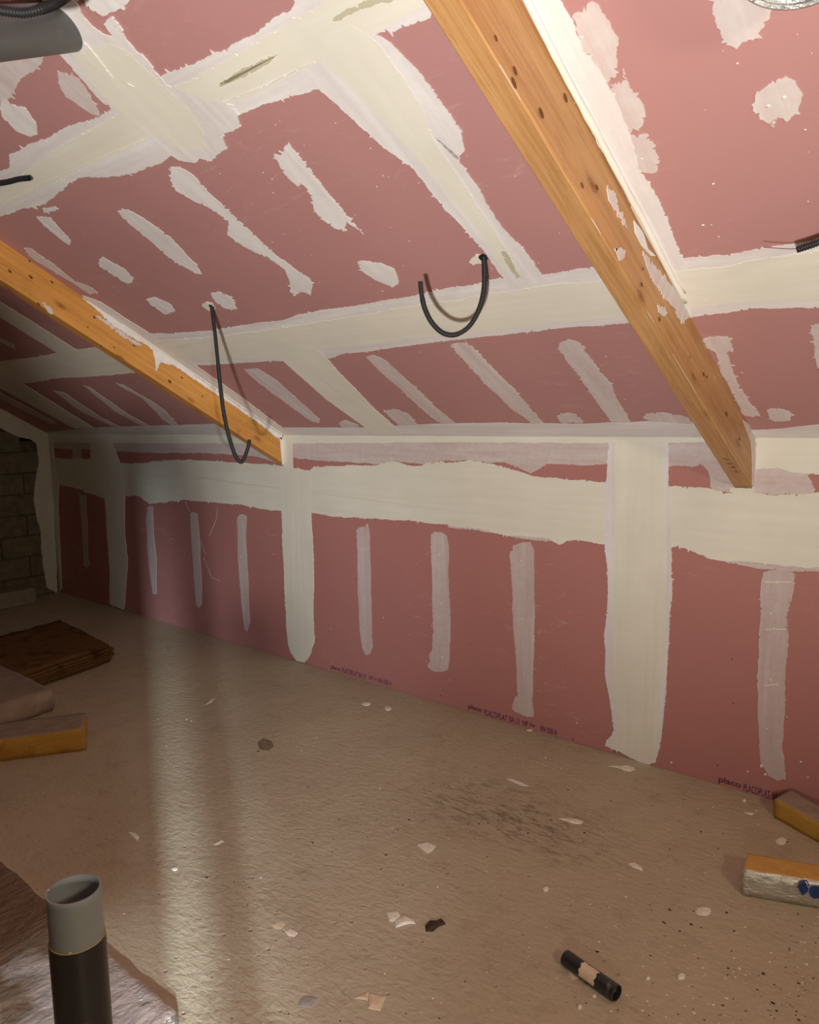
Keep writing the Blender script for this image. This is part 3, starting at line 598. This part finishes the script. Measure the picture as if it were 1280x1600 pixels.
bm = bmesh.new(); P = [Vector((c.x+.0515*math.cos(a_/24*2*math.pi), c.y+.0515*math.sin(a_/24*2*math.pi), jz+.001)) for a_ in range(25)]; tube(bm, P, .0012, 6, cap=False); under(fin(bm, 'glue_ring', simple('yellow_glue', (.45, .38, .14), .5)), e)
def fix_sharp(o):
    m = o.modifiers.new('es', 'EDGE_SPLIT'); m.split_angle = math.radians(40)
fix_sharp(o); fix_sharp(o2)

pc = on(96, 44, 'ceil'); pd = None
far = at_depth(-60, 57, 1.9); bm = bmesh.new(); dirp = (pc-far).normalized(); tube(bm, [far, pc+dirp*.06], .064, 40, cap=True)
o = fin(bm, 'vent_pipe', M_pvcd, None, True); fix_sharp(o); place(o, pc); tag(o, 'dark grey vent pipe entering the ceiling in the top left corner', 'pipe')
bm = bmesh.new(); 
# foil duct coming through the slope at the top right
dc = on(1262, -150, 'ceil'); r0 = .115; dn = (CN*.9 + Vector((0, 0, -.2))).normalized()
P = [dc + dn*(-.02+.0035*i) for i in range(40)]; tube(bm, P, lambda s: r0*(1.0 if (s/.014) % 1 < .5 else .955), 48, cap=False)
def foil(name, tint, wr, scale, rough=.35, metal=.85):
    t = NT(name, rough, metal, .5); n = t.noise(t.map((1, 1, 2)), scale, 6, .6, .5); n2 = t.noise(t.map((1, .3, 1)), scale*3, 4)
    c = t.mix(t.ramp(t.noise(t.map(), 5, 4), [(.35, 0.0), (.7, .6)]), tint, tuple(x*.6 for x in tint))
    return t.done(c, None, t.bump(t.math('ADD', n, t.math('MULTIPLY', n2, .4)), 1, wr))
M_foil = foil('silver_foil', (.72, .74, .74), .012, 26, .28)
o = fin(bm, 'flexible_duct', M_foil, None, False); place(o, dc); tag(o, 'silver corrugated foil duct at the very top right of the ceiling', 'duct')

# ------------------------------------------------------------------ insulation and blocks on the floor
def slab(bm, q, z0, z1, nx=18, ny=12, nz=3, amp=.006, fr=9, round_=.01, mats=(0, 1, 1)):
    """padded board between four plan corners; face material: top, sides, end"""
    def pt(u, v, w):
        a = q[0].lerp(q[1], u); b = q[3].lerp(q[2], u); p = a.lerp(b, v); c = (q[0]+q[1]+q[2]+q[3])/4
        ins = round_*(abs(2*w-1)**4); d = Vector((c.x-p.x, c.y-p.y)); 
        if u in (0, 1) or v in (0, 1):
            if d.length > 0: d.normalize(); p = Vector((p.x+d.x*ins, p.y+d.y*ins, 0))
        z = z0+(z1-z0)*w; nn = Vector((p.x*fr, p.y*fr, z*fr*2)); k = noise.noise_vector(nn)*amp + noise.noise_vector(nn*3.3)*amp*.4
        if w == 0: k = Vector((k.x, k.y, 0))
        return Vector((p.x+k.x, p.y+k.y, z+k.z))
    cache = {}
    def V(i, j, k):
        if (i, j, k) not in cache: cache[i, j, k] = bm.verts.new(pt(i/nx, j/ny, k/nz))
        return cache[i, j, k]
    def F(vs, m):
        f = bm.faces.new(vs); f.material_index = m; f.smooth = True
    for i in range(nx):
        for j in range(ny):
            F((V(i,j,nz), V(i+1,j,nz), V(i+1,j+1,nz), V(i,j+1,nz)), mats[0]); F((V(i,j,0), V(i,j+1,0), V(i+1,j+1,0), V(i+1,j,0)), mats[0])
    for k in range(nz):
        for i in range(nx):
            F((V(i,0,k), V(i+1,0,k), V(i+1,0,k+1), V(i,0,k+1)), mats[1]); F((V(i+1,ny,k), V(i,ny,k), V(i,ny,k+1), V(i+1,ny,k+1)), mats[1])
        for j in range(ny):
            F((V(0,j+1,k), V(0,j,k), V(0,j,k+1), V(0,j+1,k+1)), mats[2]); F((V(nx,j,k), V(nx,j+1,k), V(nx,j+1,k+1), V(nx,j,k+1)), mats[2])
    bmesh.ops.recalc_face_normals(bm, faces=bm.faces)
def wool(name, col, dark):
    t = NT(name, .9, 0, .1); n = t.noise(t.map((6, 6, 30)), 5, 6, .7, .6); n2 = t.noise(t.map(), 9, 5)
    c = t.mix(t.ramp(n, [(.3, 0.0), (.7, 1.0)]), tuple(x*.75 for x in col), col); c = t.mix(t.ramp(n2, [(.52, 0.0), (.68, .75)]), c, dark)
    return t.done(c, None, t.bump(n, .8, .006))
M_yel = wool('yellow_wool', (.62, .36, .075), (.36, .16, .03)); M_yel2 = wool('pale_yellow_wool', (.68, .40, .12), (.62, .34, .09)); M_brown = wool('brown_wool', (.19, .105, .045), (.05, .024, .011))
M_grey = simple('dusty_grey_facing', (.34, .27, .21), .8, 0, .18, 12, .6, .006)
M_foilb = foil('foil_dust_glare', (.92, .91, .89), .022, 13, .33, .55)
def dusty(m, centre, r0, r1):  # dust brown away from centre; the clean corner also paints in its glare
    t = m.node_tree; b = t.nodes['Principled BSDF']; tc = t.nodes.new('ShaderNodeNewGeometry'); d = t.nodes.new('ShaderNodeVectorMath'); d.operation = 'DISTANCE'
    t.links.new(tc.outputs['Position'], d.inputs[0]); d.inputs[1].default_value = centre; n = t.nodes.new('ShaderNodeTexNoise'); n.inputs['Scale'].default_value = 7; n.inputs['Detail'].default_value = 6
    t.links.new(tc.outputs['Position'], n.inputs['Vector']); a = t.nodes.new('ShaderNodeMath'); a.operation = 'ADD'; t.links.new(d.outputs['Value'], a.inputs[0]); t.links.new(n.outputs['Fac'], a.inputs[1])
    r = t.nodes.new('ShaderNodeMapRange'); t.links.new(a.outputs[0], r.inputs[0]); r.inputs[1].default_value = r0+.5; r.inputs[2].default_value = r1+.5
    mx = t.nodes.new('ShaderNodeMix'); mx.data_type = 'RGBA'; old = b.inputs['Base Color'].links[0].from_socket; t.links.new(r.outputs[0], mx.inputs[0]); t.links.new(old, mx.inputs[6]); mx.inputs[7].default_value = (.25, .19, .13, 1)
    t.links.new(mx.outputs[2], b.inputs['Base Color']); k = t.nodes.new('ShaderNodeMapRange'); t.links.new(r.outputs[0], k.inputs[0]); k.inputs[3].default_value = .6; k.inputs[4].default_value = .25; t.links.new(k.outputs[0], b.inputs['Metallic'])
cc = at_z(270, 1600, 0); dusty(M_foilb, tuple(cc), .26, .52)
M_foil2 = foil('creased_foil', (.66, .65, .58), .012, 13, .38, .7)
def batt(name, corners, z1, label, mats, cat='insulation', z0=0, midx=(0, 1, 1), **kw):
    bm = bmesh.new(); q = [Vector((p.x, p.y, 0)) for p in corners]; slab(bm, q, z0, z1, mats=midx, **kw)
    o = fin(bm, name, mats); c = sum(q, Vector())/4; place(o, Vector((c.x, c.y, z0))); return tag(o, label, cat)
def quad(pts, h): return [at_z(x, y, h) for x, y in pts]
def away(p, q, length): return p + (q-p).normalized()*length
# dark layered pile beyond
z = .125; a = at_z(175, 1007, z); b = at_z(60, 1046, z); c_ = at_z(95, 968, z); 
u1 = (b-a); u2 = (c_-a); A0 = a; B0 = a+u1*2.6; D0 = a+u2
pile = empty('insulation_pile', Vector(((A0.x+B0.x)/2, (A0.y+D0.y)/2, 0))); tag(pile, 'dark brown pile of flattened wool sheets on the far left floor', 'insulation')
for i in range(6):
    k = Vector((random.uniform(-.02, .02), random.uniform(-.02, .02), 0)); bm = bmesh.new()
    slab(bm, [Vector((p.x, p.y, 0))+k for p in (A0, B0, B0+u2, D0)], i*z/6, (i+1)*z/6-.002, 22, 12, 1, .013, 14, .004, (0, 0, 0)); under(fin(bm, 'wool_sheet', M_brown), pile)
# grey-faced slab cut by the left edge
z = .13; a = at_z(85, 1078, z); b = at_z(0, 1036, z); c_ = at_z(0, 1106, z)
batt('insulation_slab', [a, a+(b-a)*2.6, a+(b-a)*2.6+(c_-a)*1.35, a+(c_-a)*1.35], z, 'thick grey-brown slab lying behind the yellow-edged one at the left edge', [M_grey, M_grey], nx=24, ny=14, nz=4, amp=.008, round_=.03)
# yellow edged batt
z = .115; a = at_z(133, 1139, z); b = at_z(0, 1156, z); c_ = at_z(135, 1113, z)
batt('insulation_batt', [a, a+(b-a)*1.9, a+(b-a)*1.9+(c_-a), a+(c_-a)], z, 'yellow-edged insulation batt with dusty pink-grey top at the left edge', [M_grey, M_yel], nx=26, ny=8, nz=4, amp=.004, round_=.004)
# foil faced board in the lower left corner
z = .04; a = at_z(281, 1584, z); b = at_z(60, 1393, z); dd = (b-a); perp = Vector((dd.y, -dd.x, 0)).normalized()
if (perp.dot(Vector((-1, -.6, 0)))) < 0: perp = -perp
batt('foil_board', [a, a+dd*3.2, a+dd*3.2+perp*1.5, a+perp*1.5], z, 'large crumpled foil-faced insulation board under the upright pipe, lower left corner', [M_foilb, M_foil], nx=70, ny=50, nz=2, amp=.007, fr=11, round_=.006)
# right edge pieces
z = .085; a = at_z(1210, 1247, z); a0 = at_z(1213, 1268, 0); b = at_z(1280, 1285, z); c_ = at_z(1235, 1233, z)
batt('insulation_strip', [a, a+(b-a)*2.2, a+(b-a)*2.2+(c_-a), c_], z, 'narrow yellow wool strip with dusty top against the foot of the wall at right', [M_grey, M_yel], nx=26, ny=6, nz=4, amp=.003, round_=.003)
z = .10; a = at_z(1160, 1358, z); b = at_z(1280, 1378, z); c_ = at_z(1165, 1332, z)
fb = batt('insulation_offcut', [a, a+(b-a)*1.8, a+(b-a)*1.8+(c_-a), c_], z, 'yellow wool offcut with silver foil side and blue emblem at the right edge', [M_yel2, M_foil2], nx=30, ny=8, nz=5, amp=.004, round_=.008)
M_blue = simple('blue_print', (.02, .05, .20), .5)
ax = (b-a).normalized(); fn = ax.cross(Vector((0, 0, 1))).normalized()
if fn.dot(CAM-a) < 0: fn = -fn
def blob(pts, mat, lift):
    bm = bmesh.new(); vs = []
    for x, y in pts:
        p = hit(x, y, Vector((a.x, a.y, 0))+fn*.010, fn); vs.append(p+fn*lift)
    f = bm.faces.new([bm.verts.new(p) for p in vs]); f.normal_update(); 
    if f.normal.dot(fn) < 0: f.normal_flip()
    r = bmesh.ops.extrude_face_region(bm, geom=[f]); 
    for v in r['geom']:
        if isinstance(v, bmesh.types.BMVert): v.co -= fn*.002
    bmesh.ops.recalc_face_normals(bm, faces=bm.faces); o = fin(bm, 'emblem', mat); o.data.transform(Matrix.Translation(-fb.location)); o.parent = fb; return o
Z5 = (1120, 1210, 6.957)
blob(px(Z5, [(890,1220),(910,1195),(930,1175),(950,1165),(970,1180),(985,1215),(1000,1250),(985,1275),(965,1295),(940,1318),(915,1290),(895,1255)]), M_blue, .001)
blob(px(Z5, [(1005,1275),(1020,1240),(1050,1215),(1090,1215),(1130,1230),(1180,1250),(1180,1370),(1110,1345),(1060,1350),(1020,1320)]), M_blue, .001)
blob(px(Z5, [(880,1230),(885,1190),(905,1160),(940,1145),(980,1150),(1003,1185),(1008,1220),(1000,1222),(990,1185),(970,1160),(940,1157),(912,1170),(895,1195),(890,1230)]), M_blue, .0015)
# concrete block by the gable
a = at_z(70, 948, 0); bm = bmesh.new(); box(bm, (GX+.02, a.y-1.0, 0), (GX+.30, a.y+.02, .15), .012)
o = fin(bm, 'concrete_kerb', simple('block_grey', (.30, .27, .20), .95, 0, .2, 14, .6, .006)); place(o, Vector((GX+.16, a.y-.5, 0))); tag(o, 'low pale concrete block lying against the dark gable wall', 'block')

# black pipe offcut with a tan plaster patch
pa = at_z(884, 1496, .0235); pb = at_z(964, 1552, .0235); d = (pb-pa).normalized()
e = empty('pipe_offcut', (pa+pb)/2-Vector((0, 0, .0235))); tag(e, 'black plastic pipe offcut with tan plaster patch lying on the floor', 'pipe')
bm = bmesh.new(); ring_tube(bm, pa, pb, .0232, .02, 28); o = under(fin(bm, 'pipe_tube', M_sleeve, None, True), e); fix_sharp(o)
bm = bmesh.new(); t = d; sd = t.cross(Vector((0, 0, 1))).normalized(); tocam = (CAM-pa); 
if sd.dot(tocam) < 0: sd = -sd
rows_ = []
for i in range(15):
    f = .36+.30*i/14; row = []
    for j in range(11):
        edge = noise.noise(Vector((j*.9, 3.3, 0)))*.05; an = -1.15+2.3*j/10 + noise.noise(Vector((i*.5, 0, 7)))*.25; ff = f+edge if i in (0, 14) else f
        row.append(bm.verts.new(pa.lerp(pb, ff) + (sd*math.cos(.75-an*.9) + Vector((0, 0, 1))*math.sin(.75-an*.9))*(.0246+.0012*noise.noise(Vector((i, j, 0))))))
    rows_.append(row)
for i in range(14):
    for j in range(10): bm.faces.new((rows_[i][j], rows_[i+1][j], rows_[i+1][j+1], rows_[i][j+1]))
under(fin(bm, 'plaster_patch', M_card, None, True), e)

# ------------------------------------------------------------------ plaster chips, drips and crumbs on the floor
def chip(pts, mat, label, name='plaster_chip', h=.004, crop=PX, cat='plaster', dome=True):
    P = [on(x, y, 'floor') for x, y in px(crop, pts)]; c = sum(P, Vector())/len(P); bm = bmesh.new(); out = []
    for i in range(len(P)):
        for k in range(3):
            p = P[i].lerp(P[(i+1) % len(P)], k/3); out.append(p + noise.noise_vector(p*60)*.0015)
    lo = [bm.verts.new((p.x, p.y, .0003)) for p in out]; hi = [bm.verts.new((c.x+(p.x-c.x)*.92, c.y+(p.y-c.y)*.92, h*.6)) for p in out]; md = [bm.verts.new((c.x+(p.x-c.x)*.5, c.y+(p.y-c.y)*.5, h+.001*noise.noise(p*90))) for p in out]; m = len(out)
    for i in range(m):
        j = (i+1) % m; bm.faces.new((lo[i], lo[j], hi[j], hi[i])); bm.faces.new((hi[i], hi[j], md[j], md[i]))
    bm.faces.new(md); bm.faces.new(lo[::-1]); bmesh.ops.recalc_face_normals(bm, faces=bm.faces)
    o = fin(bm, name, mat); place(o, Vector((c.x, c.y, 0))); return tag(o, label, cat)
def oval(cx, cy, rx, ry, tail=None, k=10):
    return [(cx+rx*math.cos(2*math.pi*i/k)*random.uniform(.85, 1.1), cy+ry*math.sin(2*math.pi*i/k)*random.uniform(.85, 1.1)) for i in range(k)]
chip([(951,1197),(965,1197),(980,1196),(990,1199),(992,1203),(985,1206),(975,1204),(965,1200)], M_chip, 'teardrop plaster drip on the floor right below the widest wall joint', 'plaster_drip')
chip([(872,1279),(890,1279),(905,1281),(912,1284),(908,1288),(895,1287),(884,1283)], M_chip, 'long teardrop plaster drip beside the scraped dark dirt mid floor', 'plaster_drip')
chip([(790,1217),(800,1217),(812,1221),(828,1229),(815,1228),(802,1222)], M_chip, 'thin slanting plaster sliver uphill of the scraped dirt', 'plaster_sliver', .002)
chip([(981,1350),(992,1348),(1003,1355),(1005,1361),(995,1358),(988,1355)], M_chip, 'curved plaster flake halfway between scraped dirt and foil-sided offcut')
chip(oval(1100, 1424, 14, 7), M_chip, 'round plaster flake nearest the foil-sided offcut, in front of it')
chip(oval(1221, 1315, 9, 6), M_chip, 'roundish plaster flake between the two yellow pieces at the right')
chip([(1162,1269),(1170,1270),(1179,1270),(1176,1274),(1168,1272)], M_chip, 'thin plaster flake near the wall just left of the yellow strip', h=.003)
chip(oval(1163, 1251, 3.2, 2.5), M_chip, 'tiny plaster crumb at the wall foot below the right board print')
chip(oval(573, 1100, 8, 3), M_chip, 'left of two oval plaster drops near the wall mid-length', 'plaster_drip')
chip(oval(606, 1107, 6, 3.5), M_chip, 'right of two oval plaster drops near the wall mid-length', 'plaster_drip')
chip(oval(828, 1141, 5, 2, k=8), M_chip, 'small white crumb touching the wall under the middle board print')
chip([(652,1320),(668,1316),(682,1322),(676,1330),(668,1334),(660,1328)], M_chip, 'ragged pale plaster smear left of the scraped dirt', 'plaster_smear', .0015)
chip([(604,1426),(622,1424),(626,1432),(620,1440),(608,1440)], M_chip, 'rough pale chip half under the curled one, front centre floor', h=.004)
chip([(616,1440),(632,1431),(648,1439),(650,1444),(638,1444),(618,1450)], M_chip, 'curled pale chip beside the dark lump, front centre floor', h=.008)
chip([(577,1552),(603,1558),(594,1580),(575,1576)], M_card, 'square tan chip at the bottom of the floor', 'board_chip', .004)
chip([(554,1560),(577,1549),(575,1563)], M_card, 'triangular tan chip touching the left side of the square one', 'board_chip', .003)
chip([(470,1560),(480,1556),(498,1560),(486,1575),(465,1572)], M_chipg, 'grey chip lying flat to the left of the two tan ones', 'board_chip', .003)
chip([(884,1511),(895,1512),(912,1527),(894,1531)], M_card, 'tan card scrap tucked under the black pipe offcut', 'card_scrap', .002)
chip([(664,1448),(672,1440),(684,1440),(690,1436),(697,1444),(686,1448),(676,1456),(666,1456)], M_dirt, 'dark brown clod right of the curled pale chip', 'dirt_clod', .009, cat='debris')
chip([(200,1300),(212,1302),(218,1308),(215,1314),(206,1307)], M_chip, 'pale angular chip in the shade left of the bright streak')
chip(oval(273, 1358, 5, 3), M_chip, 'white chip right on the edge of the bright streak')
chip([(334,1320),(346,1312),(350,1315),(340,1320)], M_chip, 'small oblong chip inside the bright streak')
chip([(444,1455),(455,1452),(466,1458),(460,1464),(450,1462)], M_chip, 'white splash of plaster right of the bright streak, front floor', 'plaster_smear', .002)
chip([(424,1445),(440,1438),(446,1444),(440,1452),(428,1451)], M_card, 'pale buff smear touching the white splash, front floor', 'plaster_smear', .0012)
chip(oval(1065, 1527, 7, 5, k=8), M_chip, 'knobbly crumb to the right of the black offcut', h=.008)
chip(oval(853, 1390, 5, 4, k=8), M_chip, 'rounded crumb alone between offcut pipe and scraped dirt', h=.007)
chip(oval(906, 1575, 4, 4, k=8), M_chip, 'crumb just below the black pipe offcut', h=.008)
chip(oval(1013, 1529, 4, 3, k=8), M_chip, 'small crumb between black offcut and knobbly crumb', h=.005)
chip([(320,1102),(330,1093),(337,1090),(330,1098)], M_chip, 'pale splinter on the bright streak near the wall', h=.002)
chip([(402,1160),(412,1153),(424,1158),(428,1166),(420,1173),(406,1171)], simple('mortar_stain', (.24, .18, .12), .9, 0, .4, 40, .6, .004), 'dark ring-like stain right of the bright streak, mid floor', 'mortar_stain', .0012, cat='debris')
chip([(925,1556),(929,1552)] + [(932,1557),(928,1560)], M_chip, 'speck of plaster touching the open end side of the black offcut', h=.003)
def litter(name, mat, n, r0, r1, seed, reg):
    random.seed(seed); bm = bmesh.new()
    for _ in range(n):
        x0, y0, x1, y1 = random.choice(reg); x = random.uniform(x0, x1); y = y0+(y1-y0)*random.random()
        if y < 930+.294*(x-97)+14: continue
        c = on(x, y, 'floor'); r = random.uniform(r0, r1)*random.choice((.6, .8, 1, 1, 1.5)); k = 5; an = random.random()*6; el = random.uniform(.5, 1)
        ring = [bm.verts.new((c.x+r*math.cos(an+2*math.pi*i/k)*random.uniform(.7, 1.2), c.y+r*el*math.sin(an+2*math.pi*i/k), .0003)) for i in range(k)]; top = bm.verts.new((c.x, c.y, r*.6))
        for i in range(k): bm.faces.new((ring[i], ring[(i+1) % k], top))
    o = fin(bm, name, mat); o['kind'] = 'stuff'; return o
R_all = [(0,1180,1280,1600),(500,1250,1280,1600),(200,960,700,1200),(700,1150,1280,1400),(1000,1440,1280,1600),(900,1400,1280,1600)]
o = litter('plaster_crumbs', M_chip, 330, .0018, .0045, 3, R_all); tag(o, 'small pale plaster crumbs scattered over the whole floor', 'debris')
o = litter('dirt_crumbs', M_dirt, 260, .0018, .0048, 5, R_all+[(560,1220,920,1320)]*2+[(1180,1500,1280,1600)]); tag(o, 'small dark dirt crumbs scattered over the whole floor', 'debris')

for o in COL.objects:
    if o.parent or 'category' not in o: continue
    g = {'beam': 'timber roof beams', 'conduit': 'black conduits at the ceiling', 'insulation': 'insulation pieces left on the floor', 'plaster': 'plaster chips and drips on the floor'}.get(o['category'])
    if g: o['group'] = g
